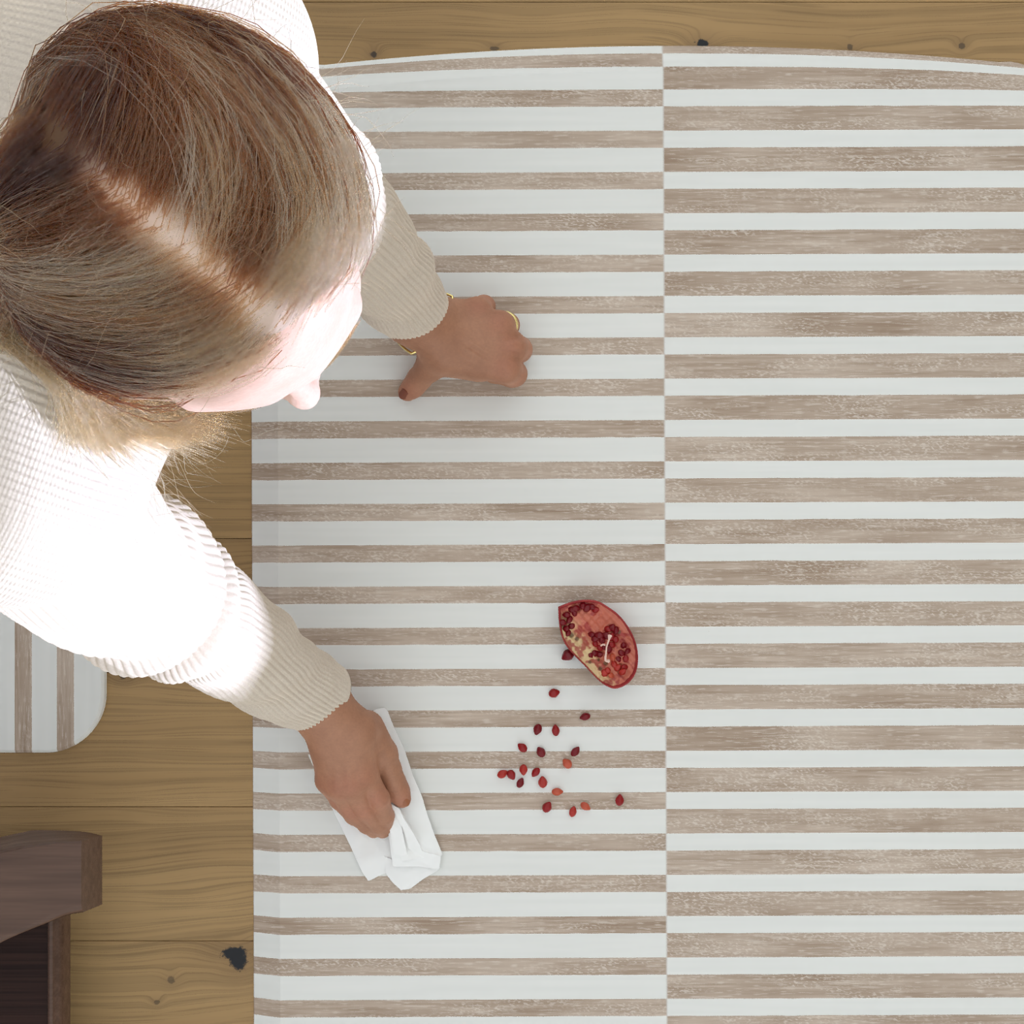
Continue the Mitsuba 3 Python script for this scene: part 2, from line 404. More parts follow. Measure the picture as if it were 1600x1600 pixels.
def head_sdf(p):
    q = tol(p) / HS
    d = ell(q, (-0.002, 0, 0.035), (0.092, 0.076, 0.082))
    d = smin(d, ell(q, (0.034, 0, -0.032), (0.060, 0.058, 0.086)), 0.03)
    d = smin(d, seg(q, (0.072, -0.008, -0.098), (0.072, 0.008, -0.098), 0.018, 0.018), 0.03)
    for s in (-1, 1):
        d = smin(d, seg(q, (0.083, 0.012 * s, 0.018), (0.070, 0.045 * s, 0.016), 0.010, 0.010), 0.014)   # brow
        d = smin(d, ell(q, (0.058, 0.040 * s, -0.030), (0.026, 0.022, 0.024)), 0.02)                      # cheek
        d = smax(d, -ell(q, (0.101, 0.033 * s, -0.002), (0.015, 0.017, 0.010)), 0.012)                    # socket
        d = smin(d, ell(q, (0.078, 0.032 * s, -0.003), (0.013, 0.014, 0.011)), 0.004)                     # lid
        d = smin(d, seg(q, (0.02, 0.055 * s, -0.05), (0.066, 0.02 * s, -0.098), 0.02, 0.016), 0.03)       # jaw
    nb = seg(q, (0.088, 0, 0.008), (0.109, 0, -0.034), 0.0065, 0.0070)
    nb = smin(nb, ell(q, (0.111, 0, -0.037), (0.0100, 0.0088, 0.0088)), 0.008)
    for s in (-1, 1):
        nb = smin(nb, ell(q, (0.100, 0.0105 * s, -0.041), (0.009, 0.006, 0.007)), 0.006)
    d = smin(d, nb, 0.007)
    for s in (-1, 1):
        d = smax(d, -ell(q, (0.104, 0.0065 * s, -0.050), (0.005, 0.0035, 0.005)), 0.003)
    d = smin(d, seg(q, (0.092, -0.017, -0.066), (0.096, 0.0, -0.064), 0.004, 0.0065), 0.006)
    d = smin(d, seg(q, (0.092, 0.017, -0.066), (0.096, 0.0, -0.064), 0.004, 0.0065), 0.006)
    d = smin(d, seg(q, (0.090, -0.013, -0.075), (0.090, 0.013, -0.075), 0.0065, 0.0065), 0.006)
    d = smax(d, -seg(q, (0.1005, -0.02, -0.070), (0.1005, 0.02, -0.070), 0.002, 0.002), 0.003)
    for s in (-1, 1):
        e = ell(q, (-0.006, 0.079 * s, -0.012), (0.019, 0.009, 0.032))
        e = smax(e, -ell(q, (-0.002, 0.088 * s, -0.008), (0.010, 0.007, 0.019)), 0.005)
        d = smin(d, e, 0.006)
    return d * HS
NeckT, NeckB = tow((-0.03, 0, -0.06)), mid + np.array([0, 0, 0.02]) - 0.03 * tf

Knee = [HipC * [1, 1, 0] + 0.14 * tf + s * 0.10 * w_ + [0, 0, 0.084] for s in (-1, 1)]
Hip = [HipC + s * 0.085 * w_ + [0, 0, -0.02] for s in (-1, 1)]
Ank = [k - 0.40 * tf + [0, 0, -0.010] for k in Knee]
Toe = [a - 0.16 * tf + [0, 0, -0.030] for a in Ank]
def torso_sdf(p, o=0.0):
    d = seg(p, ShR, ShL, 0.058 + o, 0.058 + o)
    ch, wa = mid - 0.06 * tf + [0, 0, -0.055], mid - 0.24 * tf + [0, 0, -0.12]
    for s in (-1, 1):
        d = smin(d, seg(p, ch + s * 0.062 * w_, wa + s * 0.045 * w_, 0.092 + o, 0.085 + o), 0.06)
        d = smin(d, seg(p, wa + s * 0.045 * w_, HipC + s * 0.065 * w_, 0.088 + o, 0.108 + o), 0.06)
    return d
def legs_sdf(p, o=0.0):
    d = np.full(len(p), 9.0)
    for h_, k, a in zip(Hip, Knee, Ank):
        d = smin(d, smin(seg(p, h_, k, 0.095 + o, 0.050 + o), seg(p, k, a, 0.050 + o, 0.036 + o), 0.03), 0.03)
    return d
def arms_sdf(p):
    d = np.full(len(p), 9.0)
    for s, e, w in ((ShR, ElR, WrR), (ShL, ElL, WrL)):
        d = np.minimum(d, smin(seg(p, s, e, 0.047, 0.038), seg(p, e, w, 0.033, 0.019), 0.02))
    return d
def body_sdf(p):
    d = smin(torso_sdf(p), arms_sdf(p), 0.03)
    d = smin(d, legs_sdf(p), 0.04)
    for a, t in zip(Ank, Toe):
        d = smin(d, seg(p, a, t, 0.034, 0.022), 0.02)
    d = smin(d, seg(p, NeckT, NeckB, 0.050, 0.056), 0.03)
    return d

# hands: palm + fingers, each finger its own chain
def hand_sdf(p, wrist, elbow, carp, mcp, fingers, thumb, extra=()):
    ax = (wrist - elbow) / np.linalg.norm(wrist - elbow)
    d = seg(p, wrist - 0.075 * ax, wrist - 0.02 * ax, 0.0225, 0.0225)
    for (c, rc_), (m, rm) in zip(carp, mcp):
        d = smin(d, seg(p, wrist - 0.015 * ax, c, 0.0225, rc_), 0.014)
        d = smin(d, seg(p, c, m, rc_, rm), 0.011)
    for (c, rc_), (m, rm) in zip(carp, mcp):
        d = smin(d, seg(p, c * 0.75 + m * 0.25 + [0, 0, rc_ - 0.0014], m + [0, 0, rm - 0.0016], 0.0018, 0.0026), 0.0045)
    for a, b, ra, rb, k in extra:
        d = smin(d, seg(p, a, b, ra, rb), k)
    fs = None
    for ch in fingers:
        f = None
        for (a, ra), (b, rb) in zip(ch, ch[1:]):
            s = seg(p, a, b, ra, rb)
            f = s if f is None else smin(f, s, 0.003)
        fs = f if fs is None else smin(fs, f, 0.0009)
    d = smin(d, fs, 0.0045)
    t = None
    for (a, ra), (b, rb) in zip(thumb, thumb[1:]):
        s = seg(p, a, b, ra, rb)
        t = s if t is None else smin(t, s, 0.004)
    d = smin(d, t, 0.005)
    return d

MZ = MAT_TOP
# left hand: leaning on the mat, knuckles out to the right, fingers folded down and under, thumb out to the lower left
L = dict(
    carp=[(P(692, 552, .062), .0155), (P(693, 532, .065), .0155), (P(694, 512, .064), .0145), (P(697, 494, .060), .0130)],
    mcp=[(P(789, 574, .056), .0140), (P(798, 541, .060), .0140), (P(780, 508, .057), .0132), (P(745, 486, .051), .0120)],
    fingers=[
        [(P(791, 576, .055), .0132), (P(803, 584, .038), .0118), (P(800, 588, .0225), .0100), (P(772, 583, .0215), .0090), (P(752, 576, .0215), .0080)],
        [(P(800, 543, .059), .0132), (P(811, 546, .040), .0118), (P(808, 549, .0228), .0102), (P(778, 550, .0215), .0092), (P(756, 550, .0215), .0082)],
        [(P(782, 509, .056), .0125), (P(792, 508, .039), .0112), (P(790, 512, .0225), .0098), (P(763, 518, .0210), .0088), (P(742, 522, .0210), .0080)],
        [(P(747, 484, .050), .0114), (P(756, 479, .036), .0102), (P(756, 482, .0222), .0088), (P(735, 492, .0205), .0080), (P(718, 500, .0205), .0072)]],
    thumb=[(P(690, 548, .056), .0165), (P(671, 574, .043), .0128), (P(655, 592, .031), .0108), (P(646, 604, .0255), .0100), (P(637, 612, .0222), .0088)])
def grooves(d, h, top, lens):
    """The folds of skin between neighbouring knuckles."""
    for (a, ra_), (b, rb_), ln in zip(h['mcp'][:2], h['mcp'][1:], lens):
        m = (a + b) / 2; out = (h['fingers'][1][1][0] - h['mcp'][1][0]) * [1, 1, 0]; out /= np.linalg.norm(out)
        d = smax(d, -seg(p_cur[0], m - out * ln + [0, 0, .0150 + top], m + out * 0.013 + [0, 0, .007], 0.0006, 0.0030), 0.007)
    return d
p_cur = [None]
def handL(p):
    d = hand_sdf(p, WrL, ElL, L['carp'], L['mcp'], L['fingers'], L['thumb'],
                 extra=[(P(690, 540, .045), P(765, 555, .040), .016, .014, .014), (P(695, 515, .045), P(745, 505, .040), .015, .013, .014),
                        (P(680, 560, .048), P(745, 575, .046), .012, .010, .016)])
    p_cur[0] = p
    d = grooves(d, L, 0.001, (-.001, .000, .001))
    # web wrinkle on the back of the hand
    g = np.exp(-((np.linalg.norm(p - P(742, 548, .073), axis=1)) / .010) ** 2)
    x = (p @ np.array([0.5, 0.86, 0]))
    return d + 0.0011 * g * np.cos((x - P(742, 548, .07) @ np.array([0.5, 0.86, 0])) * 2 * np.pi / 0.0075)
# right hand: reaching down, fingers together and closed on the paper towel, thumb along its other side
Rr = dict(
    carp=[(P(560, 1140, .078), .0155), (P(545, 1150, .081), .0160), (P(528, 1158, .079), .0150), (P(512, 1165, .074), .0135)],
    mcp=[(P(566, 1208, .066), .0138), (P(549, 1221, .070), .0142), (P(530, 1225, .066), .0132), (P(514, 1217, .057), .0122)],
    fingers=[
        [(P(568, 1210, .065), .0126), (P(592, 1247, .058), .0094), (P(601, 1275, .038), .0086), (P(602, 1290, .0265), .0076)],
        [(P(549, 1223, .069), .0132), (P(570, 1264, .053), .0095), (P(591, 1288, .034), .0086), (P(598, 1297, .0235), .0076)],
        [(P(530, 1227, .065), .0124), (P(548, 1264, .046), .0090), (P(573, 1288, .030), .0082), (P(584, 1297, .0222), .0074)],
        [(P(514, 1219, .056), .0116), (P(530, 1250, .040), .0084), (P(552, 1275, .027), .0076), (P(565, 1285, .0212), .0068)]],
    thumb=[(P(572, 1138, .066), .0165), (P(597, 1178, .050), .0138), (P(607, 1202, .043), .0112), (P(615, 1222, .039), .0106), (P(622, 1236, .036), .0102), (P(628, 1248, .033), .0084)])
def handR(p):
    p_cur[0] = p
    d = hand_sdf(p, WrR, ElR, Rr['carp'], Rr['mcp'], Rr['fingers'], Rr['thumb'],
                    extra=[(P(560, 1150, .062), P(562, 1200, .054), .014, .012, .012), (P(530, 1165, .062), P(535, 1215, .054), .015, .012, .014)])
    return d

def bounds(pts, pad):
    pts = np.asarray(pts); return pts.min(0) - pad, pts.max(0) + pad
allpts = lambda h: [q for q, _ in h['carp'] + h['mcp'] + h['thumb']] + [q for c in h['fingers'] for q, _ in c]
mL = mesh_sdf(handL, *bounds(allpts(L) + [WrL + 0.07 * (ElL - WrL) / np.linalg.norm(ElL - WrL)], 0.028), 0.0014, 8)
mR = mesh_sdf(handR, *bounds(allpts(Rr) + [WrR + 0.07 * (ElR - WrR) / np.linalg.norm(ElR - WrR)], 0.028), 0.0014, 8)
mH = mesh_sdf(lambda p: smin(head_sdf(p), seg(p, NeckT, NeckB, 0.050, 0.056), 0.02), *bounds([HC, NeckB], 0.15), 0.0026, 6)
bl, bh = bounds([ShR, ShL, ElR, ElL, WrR, WrL, HipC, *Knee, *Toe, NeckT], 0.13)
bl[2] = 0.0
mB = mesh_sdf(body_sdf, bl, bh, 0.008, 6)
KNUCKLES = [[float(v) for v in (q + [0, 0, r_ * 0.8])] for h_ in (L, Rr) for q, r_ in h_['mcp'] + [c[1] for c in h_['fingers']] + [h_['thumb'][-1]]]
def skin(p, n, uv):
    a = fbm(p.x * 60, p.y * 60, p.z * 60, 3)
    f = fbm(p.x * 700, p.y * 700, p.z * 700, 2)
    c = mix((0.29, 0.130, 0.074), (0.41, 0.203, 0.122), a)
    face = smoothstep(0.42, 0.50, p.z)                    # sunlight on the head painted in as paler skin above this height
    red = mi.Float(0)
    for q in KNUCKLES:
        red = dr.maximum(red, dr.exp(-(dr.square(p.x - q[0]) + dr.square(p.y - q[1]) + dr.square(p.z - q[2])) / 0.013 ** 2))
    c = mix(c, mi.Color3f(0.40, 0.150, 0.092), 0.5 * red)
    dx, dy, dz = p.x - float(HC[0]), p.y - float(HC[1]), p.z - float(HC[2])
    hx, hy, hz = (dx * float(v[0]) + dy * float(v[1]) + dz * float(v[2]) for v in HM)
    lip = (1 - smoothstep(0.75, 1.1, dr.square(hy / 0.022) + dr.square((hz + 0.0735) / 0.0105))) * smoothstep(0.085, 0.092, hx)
    lit_skin = mix(mix((0.60, 0.385, 0.30), (0.66, 0.46, 0.385), a), mi.Color3f(0.52, 0.20, 0.17), 0.7 * lip)
    return mix(c, lit_skin, face) * (0.92 + 0.16 * f)
def skin_h(p, n, uv):
    return fbm(p.x * 500, p.y * 500, p.z * 500, 2)
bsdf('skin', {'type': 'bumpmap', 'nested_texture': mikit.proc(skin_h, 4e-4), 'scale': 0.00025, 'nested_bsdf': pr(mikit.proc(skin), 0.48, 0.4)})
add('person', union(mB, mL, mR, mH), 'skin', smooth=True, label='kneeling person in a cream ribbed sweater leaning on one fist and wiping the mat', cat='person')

# nails
def nail(tip, prev, up, wid, ln, r, back):
    ax = tip - prev; ax /= np.linalg.norm(ax)
    up = up - (up @ ax) * ax; up /= np.linalg.norm(up)
    tip = tip - ax * back + up * r
    ax = ax - 0.22 * up; ax /= np.linalg.norm(ax); up = up - (up @ ax) * ax; up /= np.linalg.norm(up)
    sd = np.cross(ax, up)
    u, v = np.meshgrid(np.linspace(-1, 1, 13), np.linspace(-1, 1, 13), indexing='ij')
    k = np.sqrt(np.clip(1 - 0.0 * u, 0, 1))
    su = u * wid * np.sqrt(1 - 0.5 * v ** 2)
    sv = v * ln * np.sqrt(1 - 0.5 * u ** 2)
    ht = -0.55 * su ** 2 / wid + 0.0004
    q = tip + ax[None, None] * sv[..., None] + sd[None, None] * su[..., None] + up[None, None] * ht[..., None]
    top = q.reshape(-1, 3); botm = top - up * 0.0012
    V = np.vstack([top, botm]); g = grid_faces(13, 13, False)
    bd = np.r_[np.arange(13), np.arange(25, 169, 13), np.arange(167, 155, -1), np.arange(143, 0, -13)]
    nb = np.roll(bd, -1)
    F = np.vstack([g, g[:, ::-1] + 169, np.stack([bd, nb, nb + 169], 1), np.stack([bd, nb + 169, bd + 169], 1)])
    m = trimesh.Trimesh(V, F, process=False)
    m.fix_normals()
    return m
bsdf('nail_lacquer', pr((0.19, 0.055, 0.030), 0.3, 0.4))
bsdf('nail_amber', pr((0.30, 0.105, 0.045), 0.3, 0.4))
tL, pL = L['thumb'][-1][0], L['thumb'][-3][0]
upL = np.array([-0.35, -0.25, 1.0])
add('person__nail', nail(tL, pL, upL, 0.0052, 0.0056, 0.0093, -0.0004), 'nail_lacquer', smooth=40, label='reddish brown thumbnail')
tR, pR = Rr['thumb'][-1][0], Rr['thumb'][-3][0]
add('person__nail_001', nail(tR, pR, np.array([0.40, 0.1, 1.0]), 0.0052, 0.0062, 0.0090, 0.0006), 'nail_amber', smooth=40, label='orange brown thumbnail')

# ring and bracelet
bsdf('gold', {'type': 'roughconductor', 'material': 'Au', 'alpha': 0.16})
def torus_about(c, axis, R, r, sq=1.0, n=72):
    axis = axis / np.linalg.norm(axis)
    a = np.cross(axis, [0.2, 0.1, 0.95]); a /= np.linalg.norm(a); b = np.cross(axis, a)
    t = np.linspace(0, 2 * np.pi, n, endpoint=False); u = np.linspace(0, 2 * np.pi, 12, endpoint=False)
    rad = np.cos(t)[:, None] * a + np.sin(t)[:, None] * b
    V = c + rad[:, None] * (R + r * np.cos(u))[None, :, None] + axis * (r * sq * np.sin(u))[None, :, None]
    i, j = np.meshgrid(np.arange(n), np.arange(12), indexing='ij')
    i2, j2 = (i + 1) % n, (j + 1) % 12
    q = np.stack([i * 12 + j, i2 * 12 + j, i2 * 12 + j2, i * 12 + j2], -1).reshape(-1, 4)
    m = trimesh.Trimesh(V.reshape(-1, 3), np.vstack([q[:, [0, 1, 2]], q[:, [0, 2, 3]]]), process=False)
    m.fix_normals(); return m
ra, rb = L['fingers'][2][0][0], L['fingers'][2][1][0]
add('person__ring', torus_about(ra * 0.45 + rb * 0.55, rb - ra, 0.0124, 0.0011, 2.0), 'gold', smooth=True, label='gold ring on the leaning hand')
axL = (WrL - ElL) / np.linalg.norm(WrL - ElL)

# ---------------------------------------------------------------- sweater
NR = 52
def sleeve(pts, radii, folds, twist, nl=230, na=NR * 7, phase=0.0, seed=0):
    path = spline(pts, nl)
    t, n, b = frames(path)
    s = np.linspace(0, 1, nl)
    r = np.interp(s, *np.array(radii).T)
    kr = np.ones(9) / 9
    r = np.convolve(np.pad(r, 4, mode='edge'), kr, 'valid')
    a = np.arange(na) * 2 * np.pi / na
    S_, A_ = np.meshgrid(s, a, indexing='ij')
    rad = np.broadcast_to(r[:, None], S_.shape).copy()
    rg = np.random.default_rng(seed)
    for s0, wd, amp, ph, sk in folds:
        c = s0 + sk * np.cos(A_ - ph)
        rad += amp * np.exp(-((S_ - c) / wd) ** 2)
    for _ in range(5):
        kx, ka, ph = rg.uniform(3, 9), rg.integers(1, 4), rg.uniform(0, 6)
        rad += 0.0006 * np.cos(2 * np.pi * kx * S_ + ka * A_ + ph)
    ang = A_ + twist * S_
    rib = np.abs(np.cos(0.5 * NR * A_)) ** 0.8
    stitch = np.cos(2 * np.pi * S_ * 120)
    rad += 0.0020 * (rib - 0.6) * (1 - 0.55 * np.clip((S_ - 0.90) / 0.06, 0, 1) - 0.42 * np.clip((S_ - 0.965) / 0.018, 0, 1)) + 0.00018 * stitch * rib
    # cuff: rolled end
    end = np.clip((S_ - 0.985) / 0.015, 0, 1)
    rad -= 0.0014 * end ** 2
    V = path[:, None] + rad[..., None] * (np.cos(ang)[..., None] * n[:, None] + np.sin(ang)[..., None] * b[:, None])
    # inner face of the cuff
    inner = path[-1] + (V[-1] - path[-1]) * 0.965; inner2 = path[-14] + (V[-14] - path[-14]) * 0.955
    VV = np.vstack([V.reshape(-1, 3), inner, inner2])
    F = grid_faces(nl + 2, na)
    m = trimesh.Trimesh(VV, F, process=False)
    nn = np.cross(V[5, 1] - V[5, 0], V[6, 0] - V[5, 0])
    if nn @ (V[5, 0] - path[5]) < 0:
        m.invert()
    return m, path
def wool(p, n, uv):
    f = fbm(p.x * 900, p.y * 900, p.z * 900, 2)
    return mix((0.55, 0.475, 0.395), (0.655, 0.58, 0.49), f)
def knit(p, n, uv):
    u = p.x * w_[0] + p.y * w_[1]
    v = p.x * tf[0] + p.y * tf[1] - p.z * 0.6
    return 0.5 + 0.5 * dr.sin(u * 2 * math.pi / 0.0052) + 0.25 * dr.sin(v * 2 * math.pi / 0.003)
bsdf('wool', pr(mikit.proc(wool), 0.9, 0.1, sheen=0.3))
bsdf('wool_torso', {'type': 'bumpmap', 'nested_texture': mikit.proc(knit, 4e-4), 'scale': 0.0009, 'nested_bsdf': pr(mikit.proc(wool), 0.9, 0.1, sheen=0.3)})
def sweater_sdf(p):
    d = torso_sdf(p, 0.016)
    d = smin(d, seg(p, ShR, ShR * 0.62 + ElR * 0.38, 0.062, 0.050), 0.03)
    d = smin(d, seg(p, ShL, ShL * 0.62 + ElL * 0.38, 0.062, 0.050), 0.03)
    d = smin(d, seg(p, mid + [0, 0, 0.01], NeckB * 0.6 + NeckT * 0.4, 0.072, 0.062), 0.03)
    d = smax(d, -seg(p, NeckB, NeckT * 2 - NeckB, 0.058, 0.060), 0.006)                    # neckline
    hem = (p - HipC) @ (tf * 0.9 + np.array([0, 0, 0.43]))
    return smax(d, -(hem + 0.02), 0.01)
sl, sh = bounds([ShR, ShL, HipC, mid], 0.20)
add('person__sweater', mesh_sdf(sweater_sdf, sl, sh, 0.0055, 8), 'wool_torso', smooth=True, label='cream ribbed knit sweater')
cuffR, cuffL = P(504, 1090, 0.0785), P(646, 487, 0.070)
ptsR = [ShR + [-0.012, 0.02, 0.02], ShR * .55 + ElR * .45 + [0.0, -0.008, 0.012], ElR + [0.0, -0.006, 0.0], P(362, 1000, 0.172), P(440, 1058, 0.118), cuffR]
slR, pathR = sleeve(ptsR, [(0, .066), (.18, .066), (.34, .062), (.42, .060), (.5, .052), (.62, .0455), (.78, .0390), (.92, .0360), (1, .0338)],
    [(.40, .022, .0085, 0.0, .02), (.445, .010, -.0110, 0.0, .02), (.478, .014, .0060, 0.6, .02), (.52, .010, -.0055, 0.4, .02), (.31, .014, -.003, 1.0, .03)], 0.5, seed=1)
add('person__sweater__sleeve', slR, 'wool', smooth=True)
ptsL = [ShL + [-0.008, 0.0, 0.015], ShL * .5 + ElL * .5, ElL, P(573, 390, 0.19), P(615, 443, 0.125), cuffL]
slL, pathL = sleeve(ptsL, [(0, .058), (.2, .056), (.42, .049), (.6, .0430), (.8, .0380), (.93, .0345), (1, .0320)],
    [(.36, .02, .004, 1.0, .02), (.42, .012, -.004, 0.5, .02)], -0.4, seed=2)
add('person__sweater__sleeve_001', slL, 'wool', smooth=True)
axc = pathL[-1] - pathL[-8]; axc /= np.linalg.norm(axc)
def hug(c, ax, fn, gap, n=72):
    """A loop lying on the surface of fn in the plane through c across ax."""
    a = np.cross(ax, [0.2, 0.1, 0.95]); a /= np.linalg.norm(a); b = np.cross(ax, a)
    t = np.linspace(0, 2 * np.pi, n, endpoint=False)
    d = np.cos(t)[:, None] * a + np.sin(t)[:, None] * b
    rr = np.linspace(0.010, 0.05, 161)
    f = fn((c + d[:, None] * rr[None, :, None]).reshape(-1, 3)).reshape(n, -1)
    r = rr[np.argmax(f > gap, axis=1)]
    r = np.convolve(np.r_[r[-6:], r, r[:6]], np.ones(13) / 13, 'valid')
    return c + d * r[:, None]
def closed_tube(loop, r, sides=10):
    t = np.roll(loop, -1, 0) - np.roll(loop, 1, 0); t /= np.linalg.norm(t, axis=1, keepdims=True)
    o = loop - loop.mean(0); o -= (o * t).sum(1)[:, None] * t; o /= np.linalg.norm(o, axis=1, keepdims=True)
    q = np.cross(t, o); u = np.arange(sides) * 2 * np.pi / sides
    V = loop[:, None] + r * (np.cos(u)[None, :, None] * o[:, None] + np.sin(u)[None, :, None] * q[:, None])
    F = grid_faces(len(loop) + 1, sides) % (len(loop) * sides)
    m = trimesh.Trimesh(V.reshape(-1, 3), F, process=False)
    if m.volume < 0: m.invert()
    return m
add('person__bracelet', closed_tube(hug(pathL[-1] + axc * 0.0085, axc, handL, 0.0010), 0.0012), 'gold', smooth=True, label='thin gold bracelet at the cuff of the leaning hand')
bsdf('denim', pr((0.10, 0.11, 0.14), 0.85, 0.1))
def trousers_sdf(p):
    d = smin(legs_sdf(p, 0.010), smax(torso_sdf(p, 0.006), (p - HipC) @ tf - 0.06, 0.02), 0.03)
    return np.maximum(d, -((p - Ank[0]) @ tf) - 0.02)
tl, th = bounds([*Knee, *Ank, *Hip, HipC], 0.16); tl[2] = 0.0
add('person__trousers', mesh_sdf(trousers_sdf, tl, th, 0.008, 6), 'denim', smooth=True)

# ---------------------------------------------------------------- hair
EC, ER = np.array((-0.002, 0, 0.035)) * HS, np.array((0.092, 0.076, 0.082)) * HS
def scalp(u, lift):
    """Point on the skull along the unit direction u (head frame), raised by lift."""
    u = u / np.linalg.norm(u, axis=-1, keepdims=True)
    r = 1 / np.sqrt(((u / ER) ** 2).sum(-1, keepdims=True))
    return EC + u * (r + np.asarray(lift)[..., None])
PA, PB = np.array([-0.080, -0.026]), np.array([0.080, 0.030])        # parting, in the head's plan
pd = (PB - PA) / np.linalg.norm(PB - PA); pn = np.array([-pd[1], pd[0]])
def side_of(q):
    return (q[..., :2] - PA) @ pn
def hairline(q):
    """Positive inside the hair."""
    x, y, z = q[..., 0], q[..., 1], q[..., 2]
    lim = np.where(x > 0, 0.012 + 1.05 * x + 2.5 * np.maximum(x - 0.040, 0), 0.012 + 0.75 * x)
    return z - lim
Tie = P(2, 487, 0.60)
tie_l = tol(Tie)
TailEnd = [P(300, 662, 0.50), P(262, 648, 0.51), P(206, 722, 0.50), P(225, 664, 0.52), P(150, 672, 0.58)]
def tail_path(e, rg, k=10):
    b = Tie + np.array([0.002, -0.006, -0.006])
    m1 = P(85, 565, 0.615); m2 = P(190, 634, 0.585)
    m2 = m2 + 0.45 * (e - P(300, 675, 0.51)) * [1, 1, 0.5]
    return spline([b, m1, m2, e], k + 1)[1:]
def guide(u0, rg):
    q0 = scalp(u0[None], np.array([0.002]))[0]
    sd = side_of(q0)
    s = 1.0 if sd > 0 else -1.0
    aw = np.array([*(pn * s), 0.15]) + np.array([*(pd * rg.normal((0.02 if q0[0] > 0.0 else -0.22) if s > 0 else -0.33, 0.16)), 0])
    aw = aw - (aw @ u0) * u0; aw /= np.linalg.norm(aw)
    uT = (tie_l - EC); uT /= np.linalg.norm(uT)
    back = np.array([-1.0, 0.25 * s, -0.15])
    near = max(0, 1 - abs(sd) / 0.06)
    c1 = u0 + aw * (1.05 if s > 0 else 0.62) * (0.45 + 0.55 * near)
    c2 = uT * 0.75 + back * (1.15 if s > 0 else 0.55) + np.array([0, 0, 0.25])
    t = np.linspace(0, 1, 12)[:, None]
    d = (1 - t) ** 3 * u0 + 3 * (1 - t) ** 2 * t * c1 + 3 * (1 - t) * t ** 2 * c2 + t ** 3 * uT
    lift = (0.0008 + 0.0095 * (1 - np.exp(-t[:, 0] / 0.09)) + (0.003 + rg.uniform(-0.005, 0.005)) * np.sin(np.pi * np.clip(t[:, 0] * 0.9 + 0.08, 0, 1)) ** 0.8)
    q = scalp(d, lift)
    w = np.clip((t - 0.72) / 0.28, 0, 1) ** 1.5
    return tow(q * (1 - w) + (tie_l + rg.normal(0, 0.006, 3)) * w)
NG, NC = 1500, 17
us = rng.normal(size=(12000, 3)); us /= np.linalg.norm(us, axis=1, keepdims=True)
qs = scalp(us, np.zeros(len(us)))
us = us[hairline(qs) > 0]
# more roots close to the parting
qs = scalp(us, np.zeros(len(us)))
keep = rng.uniform(size=len(us)) < np.where(np.abs(side_of(qs)) < 0.018, 1.0, 0.5)
us = us[keep & (np.abs(side_of(qs)) > 0.0008)][:NG]
strands = {k: [] for k in range(6)}
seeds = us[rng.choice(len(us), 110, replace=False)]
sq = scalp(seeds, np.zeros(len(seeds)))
lit_bias = np.exp(-(np.abs(side_of(sq)) / 0.036) ** 2) * np.clip((sq[:, 0] + 0.07) / 0.06, 0, 1) + 0.72 * np.clip(side_of(sq) / 0.05, 0, 1) * np.clip((sq[:, 0] + 0.05) / 0.08, 0, 1)  # sunlit hair by the parting and left front painted in as lighter strands
seed_tone = np.clip(np.round(0.15 + 2.9 * lit_bias + rng.normal(0, 0.85, len(sq))), 0, 3).astype(int)
near_seed = cKDTree(seeds)
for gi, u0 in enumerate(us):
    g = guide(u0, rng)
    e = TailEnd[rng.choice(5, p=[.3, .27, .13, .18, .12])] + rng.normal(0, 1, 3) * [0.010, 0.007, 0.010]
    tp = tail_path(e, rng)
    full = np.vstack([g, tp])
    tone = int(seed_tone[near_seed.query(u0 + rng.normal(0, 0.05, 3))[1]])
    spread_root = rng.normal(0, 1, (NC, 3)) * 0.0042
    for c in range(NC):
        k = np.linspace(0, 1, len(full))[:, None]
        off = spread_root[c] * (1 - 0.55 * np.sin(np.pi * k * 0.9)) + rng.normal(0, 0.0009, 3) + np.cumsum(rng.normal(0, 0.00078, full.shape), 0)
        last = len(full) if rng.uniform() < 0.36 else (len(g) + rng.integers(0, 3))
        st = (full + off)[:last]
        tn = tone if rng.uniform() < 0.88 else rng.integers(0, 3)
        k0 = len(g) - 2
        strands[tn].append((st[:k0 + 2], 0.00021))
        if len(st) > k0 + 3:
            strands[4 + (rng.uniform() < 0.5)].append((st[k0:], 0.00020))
# flyaways
for _ in range(300):
    u0 = us[rng.integers(len(us))]
    q = scalp(u0[None], np.array([0.012]))[0]
    aw = np.array([*(pn * np.sign(side_of(q))), 0.5]) + rng.normal(0, 0.6, 3)
    n_ = 7; st = [tow(q)]
    v = HM.T @ aw; v /= np.linalg.norm(v)
    ln = rng.uniform(0.02, 0.06) / n_
    for _k in range(n_):
        v = v + rng.normal(0, 0.22, 3) + [0, 0, -0.12]; v /= np.linalg.norm(v)
        st.append(st[-1] + v * ln)
    strands[5 if rng.uniform() < 0.7 else 2].append((np.array(st), 0.00011))
